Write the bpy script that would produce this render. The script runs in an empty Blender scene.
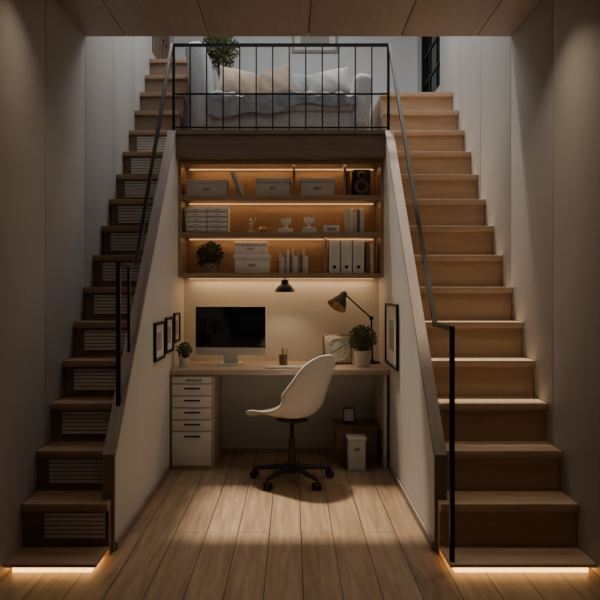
import bpy, bmesh, math, random
from mathutils import Vector, Matrix
random.seed(7)
S = bpy.context.scene

# ------------------------------------------------------------ materials
def _nt(name):
    m = bpy.data.materials.new(name); m.use_nodes = True
    nt = m.node_tree; b = nt.nodes["Principled BSDF"]
    return m, nt, b
def mat(name, col, rough=0.6, metal=0.0, var=0.06, nscale=8.0, bump=0.0):
    m, nt, b = _nt(name)
    tc = nt.nodes.new("ShaderNodeTexCoord")
    n = nt.nodes.new("ShaderNodeTexNoise"); n.inputs["Scale"].default_value = nscale
    n.inputs["Detail"].default_value = 4
    nt.links.new(tc.outputs["Object"], n.inputs["Vector"])
    r = nt.nodes.new("ShaderNodeValToRGB")
    r.color_ramp.elements[0].position = 0.3; r.color_ramp.elements[1].position = 0.7
    r.color_ramp.elements[0].color = tuple(c*(1-var) for c in col)+(1,)
    r.color_ramp.elements[1].color = tuple(min(1, c*(1+var)) for c in col)+(1,)
    nt.links.new(n.outputs["Fac"], r.inputs["Fac"])
    nt.links.new(r.outputs["Color"], b.inputs["Base Color"])
    b.inputs["Roughness"].default_value = rough
    b.inputs["Metallic"].default_value = metal
    if bump:
        bp = nt.nodes.new("ShaderNodeBump"); bp.inputs["Strength"].default_value = bump
        bp.inputs["Distance"].default_value = 0.01
        nt.links.new(n.outputs["Fac"], bp.inputs["Height"])
        nt.links.new(bp.outputs["Normal"], b.inputs["Normal"])
    return m
def wood(name, c1, c2, scale=(2, 22, 22), rough=0.45):
    m, nt, b = _nt(name)
    tc = nt.nodes.new("ShaderNodeTexCoord")
    mp = nt.nodes.new("ShaderNodeMapping"); mp.inputs["Scale"].default_value = scale
    n = nt.nodes.new("ShaderNodeTexNoise"); n.inputs["Scale"].default_value = 1.6
    n.inputs["Detail"].default_value = 8; n.inputs["Distortion"].default_value = 0.6
    r = nt.nodes.new("ShaderNodeValToRGB")
    r.color_ramp.elements[0].position = 0.3; r.color_ramp.elements[1].position = 0.72
    r.color_ramp.elements[0].color = c1+(1,); r.color_ramp.elements[1].color = c2+(1,)
    nt.links.new(tc.outputs["Object"], mp.inputs["Vector"])
    nt.links.new(mp.outputs["Vector"], n.inputs["Vector"])
    nt.links.new(n.outputs["Fac"], r.inputs["Fac"])
    nt.links.new(r.outputs["Color"], b.inputs["Base Color"])
    b.inputs["Roughness"].default_value = rough
    return m
def emit(name, col, s):
    m, nt, b = _nt(name)
    b.inputs["Base Color"].default_value = col+(1,)
    b.inputs["Emission Color"].default_value = col+(1,)
    b.inputs["Emission Strength"].default_value = s
    return m
def floor_mat():
    m, nt, b = _nt("oak_floorboards")
    tc = nt.nodes.new("ShaderNodeTexCoord")
    mp = nt.nodes.new("ShaderNodeMapping"); mp.inputs["Rotation"].default_value = (0, 0, math.radians(90))
    br = nt.nodes.new("ShaderNodeTexBrick")
    br.inputs["Scale"].default_value = 1.0
    br.inputs["Brick Width"].default_value = 1.9; br.inputs["Row Height"].default_value = 0.175
    br.inputs["Mortar Size"].default_value = 0.0035; br.inputs["Mortar Smooth"].default_value = 0.3
    br.inputs["Color1"].default_value = (0.34, 0.215, 0.12, 1)
    br.inputs["Color2"].default_value = (0.46, 0.31, 0.185, 1)
    br.inputs["Mortar"].default_value = (0.06, 0.04, 0.025, 1)
    mp2 = nt.nodes.new("ShaderNodeMapping"); mp2.inputs["Scale"].default_value = (24, 1.6, 1)
    n = nt.nodes.new("ShaderNodeTexNoise"); n.inputs["Scale"].default_value = 1.5; n.inputs["Detail"].default_value = 8
    n.inputs["Distortion"].default_value = 0.5
    r = nt.nodes.new("ShaderNodeValToRGB")
    r.color_ramp.elements[0].position = 0.3; r.color_ramp.elements[0].color = (0.62, 0.62, 0.62, 1)
    r.color_ramp.elements[1].position = 0.7; r.color_ramp.elements[1].color = (1.1, 1.1, 1.1, 1)
    mx = nt.nodes.new("ShaderNodeMix"); mx.data_type = 'RGBA'; mx.blend_type = 'MULTIPLY'
    mx.inputs[0].default_value = 1.0
    L = nt.links.new
    L(tc.outputs["Object"], mp.inputs["Vector"]); L(mp.outputs["Vector"], br.inputs["Vector"])
    L(tc.outputs["Object"], mp2.inputs["Vector"]); L(mp2.outputs["Vector"], n.inputs["Vector"])
    L(n.outputs["Fac"], r.inputs["Fac"])
    L(br.outputs["Color"], mx.inputs[6]); L(r.outputs["Color"], mx.inputs[7])
    L(mx.outputs[2], b.inputs["Base Color"])
    b.inputs["Roughness"].default_value = 0.38
    return m

M_floor = floor_mat()
M_wall = mat("painted_wall_panel", (0.50, 0.48, 0.45), 0.6, var=0.04, nscale=2)
M_gap = mat("panel_gap", (0.05, 0.045, 0.04), 0.8)
M_white = mat("white_paint", (0.70, 0.68, 0.65), 0.55, var=0.03)
M_plaster = mat("niche_plaster", (0.66, 0.64, 0.60), 0.7, var=0.03, nscale=3)
M_upper = mat("upper_wall_plaster", (0.70, 0.71, 0.71), 0.7, var=0.03, nscale=3)
M_ceil = wood("ceiling_wood", (0.42, 0.36, 0.31), (0.50, 0.43, 0.37), (14, 1.2, 14), 0.5)
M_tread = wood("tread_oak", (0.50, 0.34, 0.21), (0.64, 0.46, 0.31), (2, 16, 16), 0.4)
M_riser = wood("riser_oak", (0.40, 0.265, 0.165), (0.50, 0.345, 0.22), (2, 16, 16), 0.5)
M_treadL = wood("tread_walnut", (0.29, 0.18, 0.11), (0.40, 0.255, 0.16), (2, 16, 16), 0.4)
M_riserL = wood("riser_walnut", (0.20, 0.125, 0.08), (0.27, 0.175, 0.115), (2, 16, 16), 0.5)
M_cap = wood("stringer_cap", (0.24, 0.18, 0.135), (0.32, 0.245, 0.19), (16, 2, 2), 0.5)
M_shelf = wood("shelf_oak", (0.33, 0.21, 0.125), (0.45, 0.30, 0.185), (2, 18, 18), 0.45)
M_fascia = wood("fascia_walnut", (0.17, 0.11, 0.075), (0.23, 0.155, 0.105), (2, 18, 18), 0.5)
M_desk = wood("desk_top_oak", (0.44, 0.34, 0.25), (0.57, 0.45, 0.34), (2, 18, 18), 0.4)
M_black = mat("black_metal", (0.012, 0.012, 0.013), 0.42, 0.6, var=0.1)
M_plasblk = mat("black_plastic", (0.015, 0.015, 0.016), 0.35)
M_screen = mat("screen_glass", (0.006, 0.006, 0.007), 0.12)
M_shell = mat("chair_shell_plastic", (0.80, 0.77, 0.72), 0.4, var=0.02)
M_box = mat("storage_box_linen", (0.68, 0.65, 0.60), 0.8, var=0.08, nscale=60, bump=0.1)
M_box2 = mat("storage_box_card", (0.76, 0.74, 0.70), 0.7, var=0.05)
M_vent = mat("vent_slat_paint", (0.62, 0.57, 0.50), 0.6, var=0.05)
M_ceramic = mat("ceramic", (0.76, 0.74, 0.70), 0.3, var=0.03)
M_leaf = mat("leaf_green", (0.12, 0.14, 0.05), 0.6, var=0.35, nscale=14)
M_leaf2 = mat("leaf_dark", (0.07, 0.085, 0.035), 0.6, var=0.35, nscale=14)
M_soil = mat("soil", (0.05, 0.035, 0.025), 0.9)
M_paper = mat("paper", (0.75, 0.72, 0.66), 0.8, var=0.03)
M_bookA = mat("book_cover_grey", (0.35, 0.34, 0.32), 0.6)
M_bookB = mat("book_cover_cream", (0.62, 0.55, 0.45), 0.6)
M_bookC = mat("book_cover_brown", (0.20, 0.12, 0.07), 0.6)
M_fabric = mat("sofa_fabric", (0.34, 0.35, 0.355), 0.9, var=0.1, nscale=40, bump=0.3)
M_fabricD = mat("sofa_throw_bluegrey", (0.17, 0.18, 0.19), 0.9, var=0.25, nscale=28, bump=0.5)
M_pilB = mat("cushion_beige", (0.34, 0.265, 0.20), 0.9, var=0.08, nscale=30, bump=0.2)
M_pilG = mat("cushion_grey", (0.33, 0.325, 0.32), 0.9, var=0.08, nscale=30, bump=0.2)
M_brass = mat("warm_brass", (0.45, 0.28, 0.12), 0.35, 0.8)
M_led = emit("led_strip", (1.0, 0.60, 0.26), 0.9)
M_ledf = emit("led_strip_floor", (1.0, 0.54, 0.16), 4.5)
M_bulb = emit("bulb", (1.0, 0.75, 0.45), 2.0)
M_dl = emit("fill_downlight_diffuser", (1.0, 0.8, 0.6), 0.3)  # glowing face of the added, unseen ceiling downlights
M_glass = mat("frosted_glass", (0.5, 0.5, 0.5), 0.2)

# ------------------------------------------------------------ mesh builder
class B:
    def __init__(s, name):
        s.name = name; s.bm = bmesh.new(); s.mats = []
    def mi(s, m):
        if m not in s.mats: s.mats.append(m)
        return s.mats.index(m)
    def add(s, t, m, M=None):
        i = s.mi(m)
        for f in t.faces: f.material_index = i
        if M is not None: t.transform(M)
        me = bpy.data.meshes.new("t"); t.to_mesh(me); t.free()
        s.bm.from_mesh(me); bpy.data.meshes.remove(me)
    def box(s, x0, x1, y0, y1, z0, z1, m, bev=0.0, M=None, seg=2):
        t = bmesh.new(); bmesh.ops.create_cube(t, size=1.0)
        t.transform(Matrix.Translation(((x0+x1)/2, (y0+y1)/2, (z0+z1)/2)) @ Matrix.Diagonal((x1-x0, y1-y0, z1-z0, 1)))
        if bev: bmesh.ops.bevel(t, geom=list(t.edges), offset=bev, segments=seg, profile=0.5, affect='EDGES')
        s.add(t, m, M)
    def cyl(s, p0, p1, r0, r1, m, seg=20, M=None):
        p0 = Vector(p0); p1 = Vector(p1); d = p1-p0
        t = bmesh.new()
        bmesh.ops.create_cone(t, cap_ends=True, segments=seg, radius1=r0, radius2=r1, depth=d.length)
        R = Vector((0, 0, 1)).rotation_difference(d.normalized()).to_matrix().to_4x4()
        t.transform(Matrix.Translation((p0+p1)/2) @ R)
        s.add(t, m, M)
    def sph(s, c, r, m, M=None, u=20, v=12):
        t = bmesh.new(); bmesh.ops.create_uvsphere(t, u_segments=u, v_segments=v, radius=1)
        if not isinstance(r, tuple): r = (r, r, r)
        t.transform(Matrix.Translation(c) @ Matrix.Diagonal((r[0], r[1], r[2], 1)))
        s.add(t, m, M)
    def tube(s, pts, r, m, M=None, seg=12):
        for a, b in zip(pts[:-1], pts[1:]): s.cyl(a, b, r, r, m, seg, M)
        for p in pts: s.sph(p, r, m, M, 10, 8)
    def bar(s, p0, p1, w, m, M=None):   # square section bar
        p0 = Vector(p0); p1 = Vector(p1); d = p1-p0
        t = bmesh.new(); bmesh.ops.create_cube(t, size=1.0)
        t.transform(Matrix.Diagonal((w, w, d.length+w*0.9, 1)))
        R = d.to_track_quat('Z', 'Y').to_matrix().to_4x4()
        t.transform(Matrix.Translation((p0+p1)/2) @ R)
        s.add(t, m, M)
    def prismX(s, poly, x0, x1, m):    # poly in (y,z)
        t = bmesh.new()
        a = [t.verts.new((x0, y, z)) for y, z in poly]; b = [t.verts.new((x1, y, z)) for y, z in poly]
        t.faces.new(a); t.faces.new(b[::-1]); n = len(poly)
        for i in range(n): t.faces.new((a[i], b[i], b[(i+1) % n], a[(i+1) % n]))
        bmesh.ops.recalc_face_normals(t, faces=t.faces)
        s.add(t, m)
    def lathe(s, prof, c, m, seg=28, M=None):
        t = bmesh.new(); rings = []
        for r, z in prof:
            if r < 1e-5: rings.append([t.verts.new((c[0], c[1], c[2]+z))])
            else: rings.append([t.verts.new((c[0]+r*math.cos(2*math.pi*k/seg), c[1]+r*math.sin(2*math.pi*k/seg), c[2]+z)) for k in range(seg)])
        for A, C in zip(rings[:-1], rings[1:]):
            for k in range(seg):
                k2 = (k+1) % seg
                if len(A) == 1 and len(C) == 1: continue
                if len(A) == 1: t.faces.new((A[0], C[k], C[k2]))
                elif len(C) == 1: t.faces.new((A[k], A[k2], C[0]))
                else: t.faces.new((A[k], A[k2], C[k2], C[k]))
        bmesh.ops.recalc_face_normals(t, faces=t.faces)
        s.add(t, m, M)
    def grid(s, fn, nu, nv, m):
        t = bmesh.new()
        g = [[t.verts.new(fn(i/nu, j/nv)) for j in range(nv+1)] for i in range(nu+1)]
        for i in range(nu):
            for j in range(nv): t.faces.new((g[i][j], g[i+1][j], g[i+1][j+1], g[i][j+1]))
        s.add(t, m)
    def pillow(s, w, h, th, m, M):
        t = bmesh.new(); n = 14; G = {}
        for sd in (1, -1):
            for i in range(n+1):
                for j in range(n+1):
                    u = -1+2*i/n; v = -1+2*j/n
                    if sd == -1 and (i in (0, n) or j in (0, n)): G[(sd, i, j)] = G[(1, i, j)]; continue
                    tk = th/2*((1-u*u)**0.45)*((1-v*v)**0.45)
                    tk += .006*math.sin(u*9+v*5)*(1-u*u)*(1-v*v)
                    pin = 1-0.09*(1-v*v)*abs(u)**3; pin2 = 1-0.11*(1-u*u)*abs(v)**3
                    G[(sd, i, j)] = t.verts.new((u*w/2*pin, sd*tk, v*h/2*pin2))
        for sd in (1, -1):
            for i in range(n):
                for j in range(n):
                    q = [G[(sd, i, j)], G[(sd, i+1, j)], G[(sd, i+1, j+1)], G[(sd, i, j+1)]]
                    t.faces.new(q if sd == -1 else q[::-1])
        s.add(t, m, M)
    def leaves(s, c, R, n, m, size=0.03, inner=0.55, flat=1.0):
        t = bmesh.new(); c = Vector(c)
        for _ in range(n):
            d = Vector((random.gauss(0, 1), random.gauss(0, 1), random.gauss(0, 1))).normalized()
            rr = random.uniform(inner, 1.0)
            p = c+Vector((d.x*R*rr, d.y*R*rr, d.z*R*rr*flat))
            ax = (d+Vector((random.uniform(-.8, .8), random.uniform(-.8, .8), random.uniform(-.4, .9)))).normalized()
            sd = ax.cross(Vector((random.gauss(0, 1), random.gauss(0, 1), random.gauss(0, 1)))).normalized()
            l = size*random.uniform(0.7, 1.3); w = l*0.32
            up = ax.cross(sd)*l*0.12
            a = t.verts.new(p); b = t.verts.new(p+ax*l*.5+sd*w+up); e = t.verts.new(p+ax*l); f = t.verts.new(p+ax*l*.5-sd*w+up)
            t.faces.new((a, b, e)); t.faces.new((a, e, f))
        s.add(t, m)
    def done(s, parent=None, ang=35):
        bm = s.bm
        xs = [v.co for v in bm.verts]
        mn = Vector((min(v.x for v in xs), min(v.y for v in xs), min(v.z for v in xs)))
        mx = Vector((max(v.x for v in xs), max(v.y for v in xs), max(v.z for v in xs)))
        o = Vector(((mn.x+mx.x)/2, (mn.y+mx.y)/2, mn.z))
        bmesh.ops.translate(bm, verts=bm.verts, vec=-o)
        for f in bm.faces: f.smooth = True
        for e in bm.edges:
            if len(e.link_faces) == 2:
                if e.calc_face_angle(0) > math.radians(ang): e.smooth = False
            else: e.smooth = False
        me = bpy.data.meshes.new(s.name); bm.to_mesh(me); bm.free()
        for m in s.mats: me.materials.append(m)
        ob = bpy.data.objects.new(s.name, me); S.collection.objects.link(ob)
        ob.location = o
        if parent: ob.parent = parent
        return ob
def T(x, y, z, rx=0, ry=0, rz=0):
    return Matrix.Translation((x, y, z)) @ Matrix.Rotation(math.radians(rz), 4, 'Z') @ Matrix.Rotation(math.radians(ry), 4, 'Y') @ Matrix.Rotation(math.radians(rx), 4, 'X')

# ------------------------------------------------------------ dimensions
XL, XR = -1.37, 1.45          # outer wall faces
NL, NR = -0.92, 0.74          # niche inner faces
CL, CR = -0.975, 0.795        # outer faces of the stair side walls
YB = 8.1                      # back wall upstairs
ROOF = 4.8
CEIL = 3.03; CE = 4.64        # low ceiling and its edge
LOFT = 2.61; LE = 5.53        # loft floor and its front edge
NB = 5.96                     # niche back
Y0, DY, Z0, DZ = 3.318, 0.2125, 0.05, 0.22

# ------------------------------------------------------------ shell
b = B("floor"); b.box(-2.2, 2.3, -2.5, 8.4, -0.1, 0, M_floor); b.done()

def side_wall(name, xs, sgn, win):
    w = B(name)
    ys = [-2.5, -1.2, 0.1, 1.2, 1.9, 2.6, 3.24, 3.89, 4.64, 5.38, 6.1, 6.75, 8.1]
    a, c = (xs-0.03, xs) if sgn < 0 else (xs, xs+0.03)
    g = 0.004
    wy0, wy1, wz0, wz1 = win
    for y0, y1 in zip(ys[:-1], ys[1:]):
        m = M_wall
        if y0 >= 6.7:
            w.box(a, c, y0+g, wy0, 0, ROOF, m); w.box(a, c, wy1, y1, 0, ROOF, m)
            w.box(a, c, wy0, wy1, 0, wz0, m); w.box(a, c, wy0, wy1, wz1, ROOF, m)
        else: w.box(a, c, y0+g, y1-g, 0, ROOF, m, bev=0.0015)
    a2, c2 = (xs-0.12, xs-0.03) if sgn < 0 else (xs+0.03, xs+0.12)
    w.box(a2, c2, -2.5, wy0, 0, ROOF, M_gap); w.box(a2, c2, wy1, 8.1, 0, ROOF, M_gap)
    w.box(a2, c2, wy0, wy1, 0, wz0, M_gap); w.box(a2, c2, wy0, wy1, wz1, ROOF, M_gap)
    return w.done()
side_wall("wall_left", XL, -1, (6.85, 7.95, 3.68, 4.55))
side_wall("wall_right", XR, 1, (6.85, 7.95, 3.36, 4.55))
b = B("wall_back"); b.box(XL-0.12, XR+0.12, YB, YB+0.12, 0, ROOF, M_upper); b.done()

# windows
def window(name, x, y0, y1, z0, z1, m, nb, nh, w=0.025):
    k = B(name); x0, x1 = x-0.03, x+0.03
    k.box(x0, x1, y0, y0+.04, z0, z1, m); k.box(x0, x1, y1-.04, y1, z0, z1, m)
    k.box(x0, x1, y0+.04, y1-.04, z0, z0+.04, m); k.box(x0, x1, y0+.04, y1-.04, z1-.04, z1, m)
    for i in range(1, nb+1):
        y = y0+(y1-y0)*i/(nb+1); k.box(x-.012, x+.012, y-w/2, y+w/2, z0+.04, z1-.04, m)
    for i in range(1, nh+1):
        z = z0+(z1-z0)*i/(nh+1); k.box(x-.011, x+.011, y0+.04, y1-.04, z-w/2, z+w/2, m)
    k.done()
window("window_1", XR+0.05, 6.85, 7.95, 3.36, 4.55, M_black, 2, 3, .02)
window("window_2", XL-0.05, 6.85, 7.95, 3.68, 4.55, M_riserL, 5, 1)

# low ceiling with panels
b = B("ceiling")
xs = [XL, -1.10, -0.55, 0.11, 0.72, 1.22, XR]
for x0, x1 in zip(xs[:-1], xs[1:]):
    b.box(x0+.003, x1-.003, -2.5, CE, CEIL, CEIL+.025, M_ceil, bev=.002)
b.box(XL, XR, -2.5, CE-0.002, CEIL+.025, CEIL+.18, M_gap)
b.done()
# upper roof with skylight opening
b = B("ceiling_upper")
b.box(XL-.12, XR+.12, CE-.3, 4.95, ROOF, ROOF+.1, M_upper)
b.box(XL-.12, XR+.12, 6.9, YB+.12, ROOF, ROOF+.1, M_upper)
b.box(XL-.12, -1.2, 4.95, 6.9, ROOF, ROOF+.1, M_upper)
b.box(1.25, XR+.12, 4.95, 6.9, ROOF, ROOF+.1, M_upper)
b.done()
b = B("wall_upper_front"); b.box(XL, XR, CE-.12, CE-.004, CEIL+.182, ROOF, M_upper); b.done()
b = B("skylight_window")
for x in (-1.2+.03, 0.025, 1.25-.03): b.box(x-.03, x+.03, 4.95, 6.9, ROOF, ROOF+.08, M_black)
b.box(-1.14, 1.19, 4.95, 5.0, ROOF, ROOF+.08, M_black); b.box(-1.14, 1.19, 6.85, 6.9, ROOF, ROOF+.08, M_black)
b.done()

# stair side walls (niche cheeks) with wooden cap
for nm, xa, xb in (("wall_niche_left", CL, NL), ("wall_niche_right", NR, CR)):
    w = B(nm)
    t = 0.022
    w.prismX([(3.63, 0), (3.63, .48), (LE, LOFT-t), (YB, LOFT-t), (YB, 0)], xa, xb, M_plaster)
    w.prismX([(3.61, .48), (3.61, .50), (LE-.005, LOFT), (YB, LOFT), (YB, LOFT-t), (LE, LOFT-t), (3.63, .48)], xa-.004, xb+.004, M_cap)
    w.box(xa-.004, xb+.004, 3.61, 3.63, 0, .48, M_cap)
    w.done()
b = B("wall_niche_back"); b.box(NL, NR, NB, NB+.1, 0, 2.40, M_plaster); b.done()
for nm, x0, x1 in (("baseboard_left", NL+.004, NL+.016), ("baseboard_right", NR-.016, NR-.004)):
    b = B(nm); b.box(x0, x1, 3.63, 5.2, 0, .045, M_cap); b.done()

# loft slab
b = B("loft_floor")
b.box(NL+.004, NR-.004, LE, YB, 2.40, LOFT-.03, M_fascia)
b.box(NL+.004, NR-.004, LE-.015, YB, LOFT-.03, LOFT, M_fascia)
b.done()

# ------------------------------------------------------------ staircases
def stairs(n, xa, xb, xi, mt, mr, vents, left):
    s = B("staircase")
    for i in range(n):
        y = Y0+DY*i; z = Z0+DZ*i
        x0, x1 = xa, xb
        if i < 2:
            if left: x1 = xi
            else: x0 = xi
        yn = YB-.004 if i == n-1 else y+DY
        if i == 0:
            s.box(x0, x1, y, 3.56, z-.018, z, mt, bev=.003)
            s.box(x0+.03, x1-.03, y+.03, 3.56, 0, z-.018, M_ledf)
            continue
        e = 0.03
        s.box(x0, x1, y, min(yn+e, YB-.004) if i > 1 else 3.605, z-.04, z, mt, bev=.004)
        if i == 1:
            s.box(x0, x1, y+e, 3.605, 0.0, z-.04, mr)
            s.box(xa, xb, 3.605, yn+e, 0, z, mt)
        else:
            s.box(x0, x1, y+e, min(yn+e, YB-.004), 0, z-.04, mr)
        if vents and i in vents:
            # slatted pull-out box let into the riser
            c0 = x1-.325; c1 = x1-.018
            s.box(c0-.006, c1+.006, y+e-.005, y+e, z-.182, z-.044, M_gap)
            for k in range(6):
                zz = z-.178+k*.0222
                s.box(c0, c1, y+e-.014, y+e-.004, zz, zz+.0175, M_vent, bev=.002)
    return s.done()
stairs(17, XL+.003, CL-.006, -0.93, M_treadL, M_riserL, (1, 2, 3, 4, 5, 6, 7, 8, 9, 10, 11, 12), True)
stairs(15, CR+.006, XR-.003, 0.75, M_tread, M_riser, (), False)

# ------------------------------------------------------------ railings
b = B("loft_railing")
y = LE+.03; zt = 3.295
b.bar((-0.94, y, zt), (0.765, y, zt), .022, M_black)
b.bar((-0.94, y, 2.907), (0.765, y, 2.907), .012, M_black)
b.bar((-0.94, y, 2.64), (0.765, y, 2.64), .012, M_black)
for x in (-0.94, 0.765): b.bar((x, y, LOFT+.008), (x, y, zt), .02, M_black)
for i in range(1, 13):
    x = -.94+1.705*i/13; b.bar((x, y, LOFT+.005), (x, y, zt), .010, M_black)
b.done()
b = B("stair_handrail")
xr = .768
b.bar((xr, 3.36, .06), (xr, 3.36, 1.165), .022, M_black)
b.bar((xr, 3.36, 1.165), (xr, 3.76, 1.165), .022, M_black)
b.bar((xr, 3.76, 1.165), (xr, 5.51, 3.28), .022, M_black)
b.done()
b = B("stair_handrail")
xl = -.947
b.bar((xl, 3.82, .72), (xl, 3.82, 1.49), .022, M_black)
b.bar((xl, 3.82, 1.49), (xl, 4.24, 1.49), .022, M_black)
b.bar((xl, 4.24, 1.49), (xl, 5.51, 3.28), .022, M_black)
b.bar((xl, 4.06, .98), (xl, 4.06, 1.49), .014, M_black)
b.done()

# ------------------------------------------------------------ shelving
SZ = [2.10, 1.80, 1.47]; SF = 5.66
b = B("wall_shelf")
b.box(NL+.002, NL+.024, SF, NB-.002, 1.453, 2.396, M_shelf)
b.box(NR-.024, NR-.002, SF, NB-.002, 1.453, 2.396, M_shelf)
for z in SZ: b.box(NL+.024, NR-.024, SF, NB-.002, z-.017, z+.017, M_shelf, bev=.002)
b.box(NL+.024, NR-.024, NB-.012, NB-.002, 1.487, 2.396, M_shelf)
b.box(NL+.024, NR-.024, SF, NB-.012, 2.376, 2.396, M_shelf)
for z in (2.376, 2.083, 1.783, 1.453):
    b.box(NL+.05, NR-.05, NB-.022, NB-.013, z-.009, z, M_led)
    b.box(NL+.024, NR-.024, SF, SF+.01, z-.008, z, M_shelf)
for x, z0, z1 in ((.016, 2.117, 2.376), (.43, 2.117, 2.376), (.275, 1.487, 1.783)):
    b.box(x-.01, x+.01, SF+.03, NB-.024, z0, z1, M_shelf)
b.done()

def lidbox(name, x0, x1, z, h, m, y0=5.70, y1=5.88, handle=True):
    k = B(name)
    k.box(x0+.008, x1-.008, y0+.006, y1, z, z+h*.72, m, bev=.006)
    k.box(x0, x1, y0, y1+.004, z+h*.72, z+h, m, bev=.008)
    if handle:
        xc = (x0+x1)/2
        k.box(xc-.03, xc+.03, y0+.001, y0+.0065, z+h*.34, z+h*.50, M_bookA, bev=.002)
    return k.done()
r1, r2, r3 = 2.1172, 1.8172, 1.4872
lidbox("storage_box", -.865, -.525, r1, .135, M_box)
lidbox("storage_box", -.30, -.01, r1, .15, M_box)
lidbox("storage_box", .06, .35, r1, .15, M_box)
lidbox("storage_box", -.475, -.175, r3, .155, M_box2)
lidbox("storage_box", -.475, -.20, r3+.1555, .105, M_box2)
def books(name, x, z, specs, y0=5.70, tilt=0):
    k = B(name)
    for w, h, m in specs:
        d = random.uniform(.14, .18)
        Mx = T(x, y0, z, 0, tilt, 0)
        k.box(0, w, 0, d, 0, h, m, bev=.0015, M=Mx)
        k.box(.003, w-.003, .006, d-.004, h, h+.0015, M_paper, M=Mx)
        x += w+.002
    return k.done()
books("leaning_books", -.435, r1+.006, [(.022, .20, M_bookA), (.02, .19, M_paper)], tilt=-20)
books("upright_books", .44, r2, [(.03, .19, M_bookB), (.025, .20, M_paper), (.03, .175, M_bookB), (.022, .19, M_bookC), (.03, .2, M_box)], y0=5.70)
books("row_of_books", -.125, r3, [(.018, .10, M_bookC), (.02, .16, M_bookB), (.016, .13, M_paper), (.022, .17, M_bookA), (.018, .19, M_paper),
      (.02, .15, M_bookC), (.016, .20, M_bookB), (.024, .14, M_paper), (.018, .17, M_bookA), (.02, .16, M_bookC), (.02, .19, M_bookB), (.02, .14, M_paper)])
b = B("loudspeaker")
b.box(.495, .64, 5.70, 5.86, r1, r1+.215, M_plasblk, bev=.01)
for zc, rr in ((r1+.075, .052), (r1+.165, .03)):
    b.lathe([(rr, 0), (rr, .008), (rr*.85, .010), (rr*.75, .003), (rr*.3, -.006), (.0, .004)], (0, 0, 0), M_bookC, M=T(.5675, 5.70, zc, 90, 0, 0))
    b.lathe([(rr*1.08, 0), (rr*1.08, .006), (rr*1.0, .0085), (rr*.98, .001)], (0, 0, 0), M_brass, M=T(.5675, 5.70, zc, 90, 0, 0))
b.done()
b = B("magazine_file"); b.box(.445, .475, 5.70, 5.9, r1, r1+.2, M_bookC, bev=.002); b.done()
# two-column desk organiser with small drawers
b = B("drawer_organiser")
b.box(-.87, -.52, 5.712, 5.88, r2, r2+.215, M_box2, bev=.003)
for cx0, cx1 in ((-.862, -.70), (-.69, -.528)):
    b.box(cx0-.002, cx1+.002, 5.7105, 5.7125, r2+.005, r2+.211, M_gap)
    for k in range(5):
        z = r2+.008+k*.0408
        b.box(cx0, cx1, 5.70, 5.7105, z, z+.0345, M_box2, bev=.002)
        b.box((cx0+cx1)/2-.018, (cx0+cx1)/2+.018, 5.695, 5.70, z+.014, z+.020, M_bookA)
b.done()
b = B("wooden_figurine")
b.lathe([(0, 0), (.03, 0), (.03, .008), (.008, .02), (.012, .05), (.022, .07), (.012, .09), (.018, .105), (0, .125)], (-.34, 5.76, r2), M_bookB)
b.tube([(-.34, 5.76, r2+.06), (-.31, 5.76, r2+.09), (-.30, 5.76, r2+.13)], .006, M_bookB); b.done()
b = B("wooden_figurine")
b.lathe([(0, 0), (.035, 0), (.038, .03), (.02, .055), (.008, .06), (0, .06)], (-.24, 5.76, r2), M_brass)
b.tube([(-.24, 5.76, r2+.055), (-.22, 5.76, r2+.10), (-.19, 5.76, r2+.14)], .005, M_brass)
b.tube([(-.24, 5.76, r2+.055), (-.26, 5.76, r2+.11)], .005, M_brass); b.done()
def cup(name, x, y, z, r, h, m):
    k = B(name)
    k.lathe([(0, 0), (r*.6, 0), (r*.62, .006), (r*.3, .012), (r*.3, h*.25), (r*.95, h*.6), (r, h), (r*.92, h), (r*.85, h*.62), (0, h*.4)], (x, y, z), m)
    k.done()
b = B("serving_bowl_set"); b.box(-.115, .01, 5.70, 5.83, r2, r2+.035, M_box2, bev=.008); b.done()
cup("ceramic_goblet", -.05, 5.76, r2+.0352, .045, .085, M_ceramic)
b = B("folded_cloths"); b.box(.08, .205, 5.70, 5.84, r2, r2+.022, M_box, bev=.006); b.box(.085, .20, 5.705, 5.835, r2+.0222, r2+.044, M_box2, bev=.006); b.done()
cup("ceramic_goblet", .14, 5.76, r2+.0442, .045, .085, M_ceramic)
b = B("card_box"); b.box(.26, .385, 5.70, 5.82, r2, r2+.06, M_box2, bev=.004); b.box(.285, .36, 5.698, 5.70, r2+.018, r2+.042, M_bookA); b.done()
for i in range(3):
    b = B("ring_binder"); x0 = .30+i*.098
    b.box(x0, x0+.09, 5.69, 5.90, r3, r3+.275, M_box2, bev=.004)
    b.box(x0+.02, x0+.07, 5.688, 5.69, r3+.13, r3+.22, M_paper)
    b.cyl((x0+.045, 5.690, r3+.05), (x0+.045, 5.686, r3+.05), .014, .014, M_black)
    b.done()
books("thin_books", .605, r3, [(.03, .26, M_bookC), (.028, .24, M_bookB), (.02, .25, M_bookC)])

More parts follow.
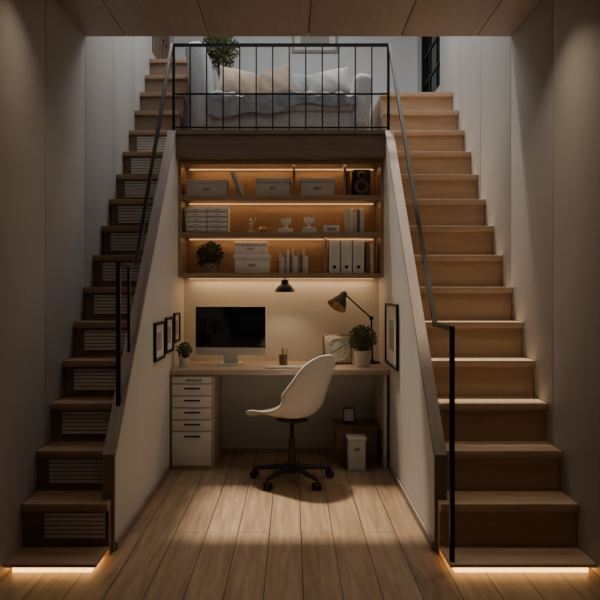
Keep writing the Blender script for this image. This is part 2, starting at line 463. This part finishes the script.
# plants
def potplant(name, x, y, z, pr, ph, R, zc, n, ml, mp, size, stems=8):
    k = B(name)
    k.lathe([(0, 0), (pr*.72, 0), (pr*.78, .004), (pr, ph*.95), (pr, ph), (pr*.9, ph), (pr*.88, ph*.88), (0, ph*.88)], (x, y, z), mp)
    k.cyl((x, y, z+ph*.86), (x, y, z+ph*.90), pr*.87, pr*.87, M_soil)
    for i in range(stems):
        a = 2*math.pi*i/stems
        k.tube([(x, y, z+ph*.88), (x+math.cos(a)*R*.25, y+math.sin(a)*R*.25, z+ph+R*.3), (x+math.cos(a)*R*.6, y+math.sin(a)*R*.6, zc+R*.2)], .0025, M_soil, seg=6)
    k.leaves((x, y, zc), R, n, ml, size)
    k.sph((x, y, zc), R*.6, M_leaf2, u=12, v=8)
    return k.done()
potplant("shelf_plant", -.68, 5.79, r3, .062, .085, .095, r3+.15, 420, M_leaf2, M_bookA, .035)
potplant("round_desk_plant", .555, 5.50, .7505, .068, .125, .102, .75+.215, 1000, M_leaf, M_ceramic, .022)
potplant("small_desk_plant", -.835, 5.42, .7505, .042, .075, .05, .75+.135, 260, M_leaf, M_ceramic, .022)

# ------------------------------------------------------------ desk and drawers
b = B("desk")
b.box(NL+.003, NR-.003, 5.26, NB-.003, .71, .75, M_desk, bev=.004)
b.box(NR-.045, NR-.02, 5.30, NB-.02, 0, .71, M_white)
b.box(-.60, NR-.05, NB-.03, NB-.008, .45, .71, M_white)
b.done()
b = B("drawer_unit")
ux0, ux1, uy0, uy1 = -.912, -.585, 5.275, 5.86
b.box(ux0, ux1, uy0, uy1, .0, .705, M_desk, bev=.003)
zs = [(.695, .648), (.638, .558), (.548, .468), (.458, .378), (.368, .290), (.280, .03)]
for i, (zt, zb) in enumerate(zs):
    b.box(ux0+.012, ux1-.022, uy0-.014, uy0, zb, zt, M_box2, bev=.003)
    xc = (ux0+ux1)/2
    if i == 0:
        b.box(xc-.05, xc+.07, uy0-.017, uy0-.014, zb+.012, zt-.012, M_bookA)
    else:
        zh = zt-.028
        b.bar((xc-.055, uy0-.028, zh), (xc+.055, uy0-.028, zh), .010, M_black)
        for dx in (-.05, .05): b.bar((xc+dx, uy0-.026, zh), (xc+dx, uy0-.014, zh), .006, M_black)
b.done()

Mm = T(-.495, 5.66, .7505, 0, 0, -4)
b = B("desktop_computer")
b.box(-.29, .29, -.012, .012, .075, .47, M_ceramic, bev=.008, M=Mm)
b.box(-.284, .284, -.0145, -.011, .135, .464, M_screen, bev=.001, M=Mm)
b.box(-.06, .06, .012, .024, .02, .24, M_ceramic, bev=.004, M=Mm)
b.box(-.095, .095, -.09, .09, 0, .009, M_ceramic, bev=.003, M=Mm)
b.box(-.06, .06, .012, .03, .008, .03, M_ceramic, bev=.003, M=Mm)
b.done()
b = B("keyboard")
b.box(-.21, .10, 5.34, 5.45, .7505, .760, M_ceramic, bev=.003)
for r in range(4):
    for c in range(12):
        b.box(-.203+c*.025, -.183+c*.025, 5.345+r*.0255, 5.366+r*.0255, .760, .764, M_box2)
b.done()
b = B("computer_mouse"); b.sph((.17, 5.40, .7505+.014), (.03, .05, .014), M_ceramic); b.done()
b = B("pen_cup")
b.lathe([(0, 0), (.032, 0), (.034, .085), (.030, .085), (.028, .01), (0, .01)], (-.07, 5.58, .7505), M_bookC)
for a, c, m in ((-.012, .02, M_bookB), (.01, -.015, M_black), (.015, .025, M_bookC), (-.018, -.02, M_paper), (.0, .035, M_bookB)):
    b.cyl((-.07+a*.6, 5.58, .765), (-.07+a*.8+c, 5.58+a, .885), .004, .004, m, 8)
b.done()
Mc = T(.37, 5.66, .7505, -6, 0, 8)
b = B("desk_clock")
b.box(-.12, .12, -.02, .02, 0, .24, M_bookC, bev=.012, M=Mc)
b.box(-.109, .109, -.0225, -.0195, .011, .229, M_bookB, bev=.001, M=Mc)
b.lathe([(.096, 0), (.096, .006), (.089, .009), (.087, .003), (0, .003)], (0, 0, 0), M_paper, M=Mc @ T(0, -.0215, .12, 90, 0, 0))
for k in range(12):
    a = k*math.pi/6
    b.box(-.002, .002, -.0275, -.0245, .060, .074, M_black, M=Mc @ Matrix.Translation((0, 0, .12)) @ Matrix.Rotation(a, 4, 'Y'))
b.box(-.003, .003, -.0295, -.0275, -.01, .045, M_black, M=Mc @ Matrix.Translation((0, 0, .12)) @ Matrix.Rotation(1.0, 4, 'Y'))
b.box(-.002, .002, -.031, -.0295, -.01, .062, M_black, M=Mc @ Matrix.Translation((0, 0, .12)) @ Matrix.Rotation(-2.0, 4, 'Y'))
b.done()
b = B("desk_lamp")
base = (.66, 5.74, .7505)
b.lathe([(0, 0), (.062, 0), (.062, .012), (.02, .02), (.012, .03), (0, .03)], base, M_black)
e0 = Vector((.66, 5.74, .775)); e1 = Vector((.648, 5.72, 1.12)); e2 = Vector((.43, 5.66, 1.315))
for o in (-.008, .008):
    b.tube([e0+Vector((0, o, 0)), e1+Vector((0, o, 0))], .006, M_black)
    b.tube([e1+Vector((0, o, 0)), e2+Vector((0, o, 0))], .006, M_black)
b.sph(e1, .018, M_black); b.sph(e2, .016, M_black)
h = Vector((-.50, -.38, -.78)).normalized()
R = h.to_track_quat('Z', 'Y').to_matrix().to_4x4()
Mh = Matrix.Translation(e2+Vector((-.01, 0, .0))) @ R
b.lathe([(0, -.02), (.02, -.02), (.03, .0), (.036, .035), (.06, .07), (.082, .125)], (0, 0, 0), M_black, M=Mh)
b.lathe([(.082, .1251), (.078, .125), (.056, .073), (.03, .04), (0, .03)], (0, 0, 0), M_brass, M=Mh)
b.sph((0, 0, .07), .02, M_bulb, M=Mh)
b.done()
headpos = e2+h*.10
b = B("pendant_lamp")
px, py = -.058, 5.70
b.cyl((px, py, 1.452), (px, py, 1.444), .025, .025, M_black)
b.cyl((px, py, 1.444), (px, py, 1.43), .006, .006, M_black, 8)
b.lathe([(0, .10), (.028, .10), (.032, .065), (.055, .05), (.078, .02), (.082, 0), (.078, 0), (.05, .038), (0, .045)], (px, py, 1.333), M_black)
b.sph((px, py, 1.352), .018, M_bulb); b.done()

def wframe(name, x, sgn, y0, y1, z0, z1, mf=M_black):
    k = B(name)
    a, c = (x+.002, x+.02) if sgn > 0 else (x-.02, x-.002)
    t = .018
    k.box(a, c, y0, y0+t, z0, z1, mf); k.box(a, c, y1-t, y1, z0, z1, mf)
    k.box(a, c, y0+t, y1-t, z0, z0+t, mf); k.box(a, c, y0+t, y1-t, z1-t, z1, mf)
    xm = x+sgn*.008
    k.box(min(x+sgn*.002, xm), max(x+sgn*.002, xm), y0+t, y1-t, z0+t, z1-t, M_paper)
    yc, zc = (y0+y1)/2, (z0+z1)/2; w, h = (y1-y0)*.22, (z1-z0)*.24
    xn = x+sgn*.010
    k.box(min(xm, xn), max(xm, xn), yc-w, yc+w, zc-h, zc+h, M_bookA)
    k.done()
wframe("picture_frame", NL, 1, 4.64, 4.99, .87, 1.13)
wframe("picture_frame", NL, 1, 5.05, 5.34, .89, 1.15)
wframe("picture_frame", NL, 1, 5.40, 5.66, .94, 1.17)
wframe("picture_frame", NR, -1, 4.84, 5.44, .79, 1.25)

b = B("storage_cube")
b.box(.34, .66, 5.42, 5.74, 0, .27, M_riserL, bev=.006)
b.box(.33, .67, 5.41, 5.75, .27, .292, M_riserL, bev=.004)
b.done()
b = B("waste_paper_bin")
b.box(.42, .55, 5.22, 5.36, 0, .225, M_box2, bev=.008); b.box(.413, .557, 5.213, 5.367, .225, .248, M_box2, bev=.005)
b.box(.465, .505, 5.213, 5.220, .15, .175, M_bookA); b.done()
b = B("tablet_on_stand")
b.box(.40, .50, 5.50, 5.60, .2925, .30, M_black, bev=.003)
b.box(-.045, .045, -.006, .006, 0, .12, M_plasblk, bev=.004, M=T(.45, 5.53, .302, -14, 0, 0))
b.box(-.036, .036, -.0075, -.006, .014, .106, M_glass, M=T(.45, 5.53, .302, -14, 0, 0))
b.done()

# ------------------------------------------------------------ chair
E = bpy.data.objects.new("desk_chair", None); S.collection.objects.link(E)
E.location = (0.0, 4.95, 0)
def cr(P, n):
    out = []
    Q = [P[0]]+P+[P[-1]]; m = len(P)-1
    for k in range(n+1):
        t = k/n*m; i = min(int(t), m-1); f = t-i
        p0, p1, p2, p3 = Q[i], Q[i+1], Q[i+2], Q[i+3]
        out.append(tuple(0.5*((2*p1[j])+(-p0[j]+p2[j])*f+(2*p0[j]-5*p1[j]+4*p2[j]-p3[j])*f*f+(-p0[j]+3*p1[j]-3*p2[j]+p3[j])*f**3) for j in range(len(p1))))
    return out
prof = [(.275, -.020, .13, .0, .0), (.262, .004, .185, .012, .0), (.19, .012, .218, .03, .0), (.09, .0, .232, .05, .0), (0, -.008, .236, .07, .0),
        (-.09, -.003, .236, .10, .01), (-.155, .03, .236, .11, .045), (-.195, .09, .235, .08, .09), (-.225, .17, .228, .04, .09),
        (-.25, .25, .215, .01, .075), (-.275, .33, .19, .0, .055), (-.295, .395, .145, -.005, .03), (-.302, .425, .075, -.005, .01)]
pts = cr(prof, 40); nv = 20
t = bmesh.new(); g = []
for (x, z, w, sr, sf) in pts:
    row = []
    for j in range(nv+1):
        v = -1+2*j/nv
        a = abs(v)**2.3
        row.append(t.verts.new((x+sf*a, v*w*1.06, z*1.04+sr*a)))
    g.append(row)
for i in range(len(g)-1):
    for j in range(nv): t.faces.new((g[i][j], g[i][j+1], g[i+1][j+1], g[i+1][j]))
bmesh.ops.recalc_face_normals(t, faces=t.faces)
for f in t.faces: f.smooth = True
me = bpy.data.meshes.new("shell"); t.to_mesh(me); t.free(); me.materials.append(M_shell)
sh = bpy.data.objects.new("shell", me); S.collection.objects.link(sh); sh.parent = E; sh.location = (0, 0, .465)
md = sh.modifiers.new("sol", 'SOLIDIFY'); md.thickness = .011; md.offset = 0
b = B("base")
b.cyl((0, 0, .10), (0, 0, .30), .026, .024, M_plasblk); b.cyl((0, 0, .30), (0, 0, .425), .014, .014, M_black)
b.box(-.09, .09, -.07, .07, .422, .446, M_plasblk, bev=.006)
b.lathe([(0, .06), (.04, .06), (.042, .10), (.03, .125), (0, .125)], (0, 0, 0), M_plasblk)
for k in range(5):
    a = math.radians(72*k+20)
    Mr = Matrix.Rotation(a, 4, 'Z')
    b.cyl((.03, 0, .105), (.285, 0, .072), .021, .013, M_plasblk, 12, Mr)
    b.cyl((.285, 0, .078), (.285, 0, .045), .01, .01, M_plasblk, 10, Mr)
    for o in (-.016, .016):
        b.cyl((.285, o-.010, .028), (.285, o+.010, .028), .0275, .0275, M_plasblk, 18, Mr)
    b.cyl((.285, -.012, .028), (.285, .012, .028), .01, .01, M_black, 10, Mr)
ob = b.done(parent=E)
E.rotation_euler = (0, 0, math.radians(142))

# ------------------------------------------------------------ loft furniture
b = B("sofa")
z = LOFT
x0, x1, y0, y1 = -.885, .705, 5.98, 6.86
for xx in (x0+.08, x1-.08):
    for yy in (y0+.08, y1-.08): b.cyl((xx, yy, z+.001), (xx, yy, z+.10), .018, .025, M_fascia)
b.box(x0+.05, x1-.05, y0+.03, y1-.02, z+.10, z+.28, M_fabric, bev=.03, seg=3)
b.box(x0+.17, x1-.17, y0, y1-.16, z+.27, z+.40, M_fabric, bev=.045, seg=4)
b.box(x0+.1, x1-.1, y1-.18, y1, z+.12, z+.60, M_fabric, bev=.07, seg=5)
b.box(-.09, .09, -.42, .42, 0, .78, M_fabric, bev=.07, seg=5, M=T(x0+.15, y0+.42, z+.11, 0, -8, 0))
b.box(-.085, .085, -.42, .42, 0, .50, M_fabric, bev=.07, seg=5, M=T(x1-.13, y0+.42, z+.11, 0, 5, 0))
# quilted throw draped on the seat and over the front edge
def throw(u, v):
    x = x0+.16+u*(x1-x0-.32)
    rip = .010*math.sin(u*61+3*math.sin(v*7))+.008*math.sin(u*23+v*19)+.007*math.sin(v*41+u*9)
    top = .68; s_ = v*1.0
    if s_ < top:
        yy = y1-.22-s_/top*(y1-.22-y0+.01); zz = z+.425+rip*1.0+.015*math.sin(u*9+1)
        edge = max(0, (s_-top+.1)/.1); zz -= edge**2*.02
        return (x, yy-edge*.012, zz)
    q = (s_-top)/(1-top)
    drop = .13+.05*math.sin(u*5+.7)+.02*math.sin(u*17)
    return (x, y0-.028-.010*math.sin(u*47)*q, z+.405+rip*(1-q)-q*drop)
b.grid(throw, 110, 60, M_fabricD)
b.done(ang=80)
def cushion(name, x, y, zc, w, h, m, rx=-18, ry=0, rz=0):
    k = B(name); k.pillow(w, h, .15, m, T(x, y, zc, rx, ry, rz)); k.done()
cushion("cushion", -.48, 6.42, z+.625, .42, .33, M_pilB, -22, 10, 8)
cushion("cushion", -.19, 6.50, z+.645, .42, .34, M_pilB, -18, -16, -6)
cushion("cushion", .10, 6.54, z+.63, .36, .30, M_pilG, -18, 5, 4)
cushion("cushion", .33, 6.40, z+.62, .42, .31, M_pilG, -24, -10, -8)

b = B("potted_tree")
tx, ty = -.76, 7.35
b.lathe([(0, 0), (.09, 0), (.12, .24), (.12, .26), (.10, .26), (.10, .22), (0, .22)], (tx, ty, LOFT+.001), M_bookC)
b.tube([(tx, ty, LOFT+.2), (tx+.02, ty, LOFT+.7), (tx-.01, ty, LOFT+1.15)], .013, M_soil)
for k in range(9):
    a = k*2.4; b.tube([(tx, ty, LOFT+.95+.02*k), (tx+.1*math.cos(a), ty+.1*math.sin(a), LOFT+1.15+.02*k)], .005, M_soil, seg=6)
b.leaves((tx, ty, LOFT+1.26), .19, 900, M_leaf, .045, .2)
b.done()
b = B("wall_picture")
b.box(-.0, .53, YB-.025, YB-.002, 4.09, 4.5, M_bookA, bev=.003)
b.box(.03, .50, YB-.028, YB-.025, 4.12, 4.47, M_paper); b.box(.1, .43, YB-.030, YB-.028, 4.19, 4.40, M_bookA)
b.done()

# ------------------------------------------------------------ lights
def area(name, loc, sx, sy, e, col, rot=(0, 0, 0), spread=None):
    l = bpy.data.lights.new(name, 'AREA'); l.shape = 'RECTANGLE'; l.size = sx; l.size_y = sy; l.energy = e; l.color = col
    if spread: l.spread = spread
    o = bpy.data.objects.new(name, l); S.collection.objects.link(o); o.location = loc; o.rotation_euler = rot
    return o
area("skylight_daylight", (0.03, 5.92, 4.78), 2.3, 1.85, 40, (0.95, 0.97, 1.0))
warm = (1.0, 0.61, 0.30)
for z_, e in ((2.366, .75), (2.075, .65), (1.775, .65), (1.443, 1.6)):
    area("shelf_led", (-.09, NB-.05, z_), 1.5, .012, e, warm, (math.radians(-10), 0, 0))
    area("shelf_front_fill", (-.09, SF+.03, z_), 1.5, .012, e*.45, warm, (math.radians(10), 0, 0))  # added fill for the fronts of the shelf items, no LED strip here
l = bpy.data.lights.new("desk_lamp_bulb", 'SPOT'); l.energy = 3; l.color = (1, .74, .46); l.spot_size = math.radians(110); l.spot_blend = .6; l.shadow_soft_size = .02
o = bpy.data.objects.new("desk_lamp_bulb", l); S.collection.objects.link(o); o.location = headpos; o.rotation_euler = (-h).to_track_quat('Z', 'Y').to_euler()
l = bpy.data.lights.new("pendant_bulb", 'SPOT'); l.energy = 2.2; l.color = (1, .74, .46); l.spot_size = math.radians(120); l.spot_blend = .6; l.shadow_soft_size = .02
o = bpy.data.objects.new("pendant_bulb", l); S.collection.objects.link(o); o.location = (px, py, 1.325)
# ceiling downlights added out of view to brighten the lower treads
for (x, y, e) in ((-1.05, 3.4, 1.2), (1.05, 3.6, 2.4), (0, 2.9, .5)):
    b = B("fill_downlight")
    b.lathe([(.075, 0), (.075, -.006), (.06, -.008), (.058, 0)], (x, y, CEIL-.0005), M_white)
    b.cyl((x, y, CEIL-.001), (x, y, CEIL-.003), .057, .057, M_dl)
    b.done()
    l = bpy.data.lights.new("fill_downlight_lamp", 'AREA'); l.shape = 'DISK'; l.size = .11; l.energy = e; l.color = (1, .80, .58)
    l.spread = math.radians(100)
    o = bpy.data.objects.new("fill_downlight_lamp", l); S.collection.objects.link(o); o.location = (x, y, CEIL-.01)
l = bpy.data.lights.new("sun", 'SUN'); l.energy = 5.0; l.color = (1, .88, .72); l.angle = math.radians(4)
o = bpy.data.objects.new("sun", l); S.collection.objects.link(o)
d = Vector((.12, -.28, -1)); o.rotation_euler = (-d).to_track_quat('Z', 'Y').to_euler(); o.location = (0, 6, 7)

w = bpy.data.worlds.new("world"); S.world = w; w.use_nodes = True
bg = w.node_tree.nodes["Background"]; bg.inputs[0].default_value = (0.88, 0.88, 0.9, 1); bg.inputs[1].default_value = 0.06

# ------------------------------------------------------------ camera
c = bpy.data.cameras.new("camera"); c.sensor_width = 36; c.lens = 42
c.shift_x = 8/600; c.shift_y = -10/600; c.clip_start = .05
co = bpy.data.objects.new("camera", c); S.collection.objects.link(co)
co.location = (0, 0, 1.35); co.rotation_euler = (math.radians(90), 0, 0)
S.camera = co
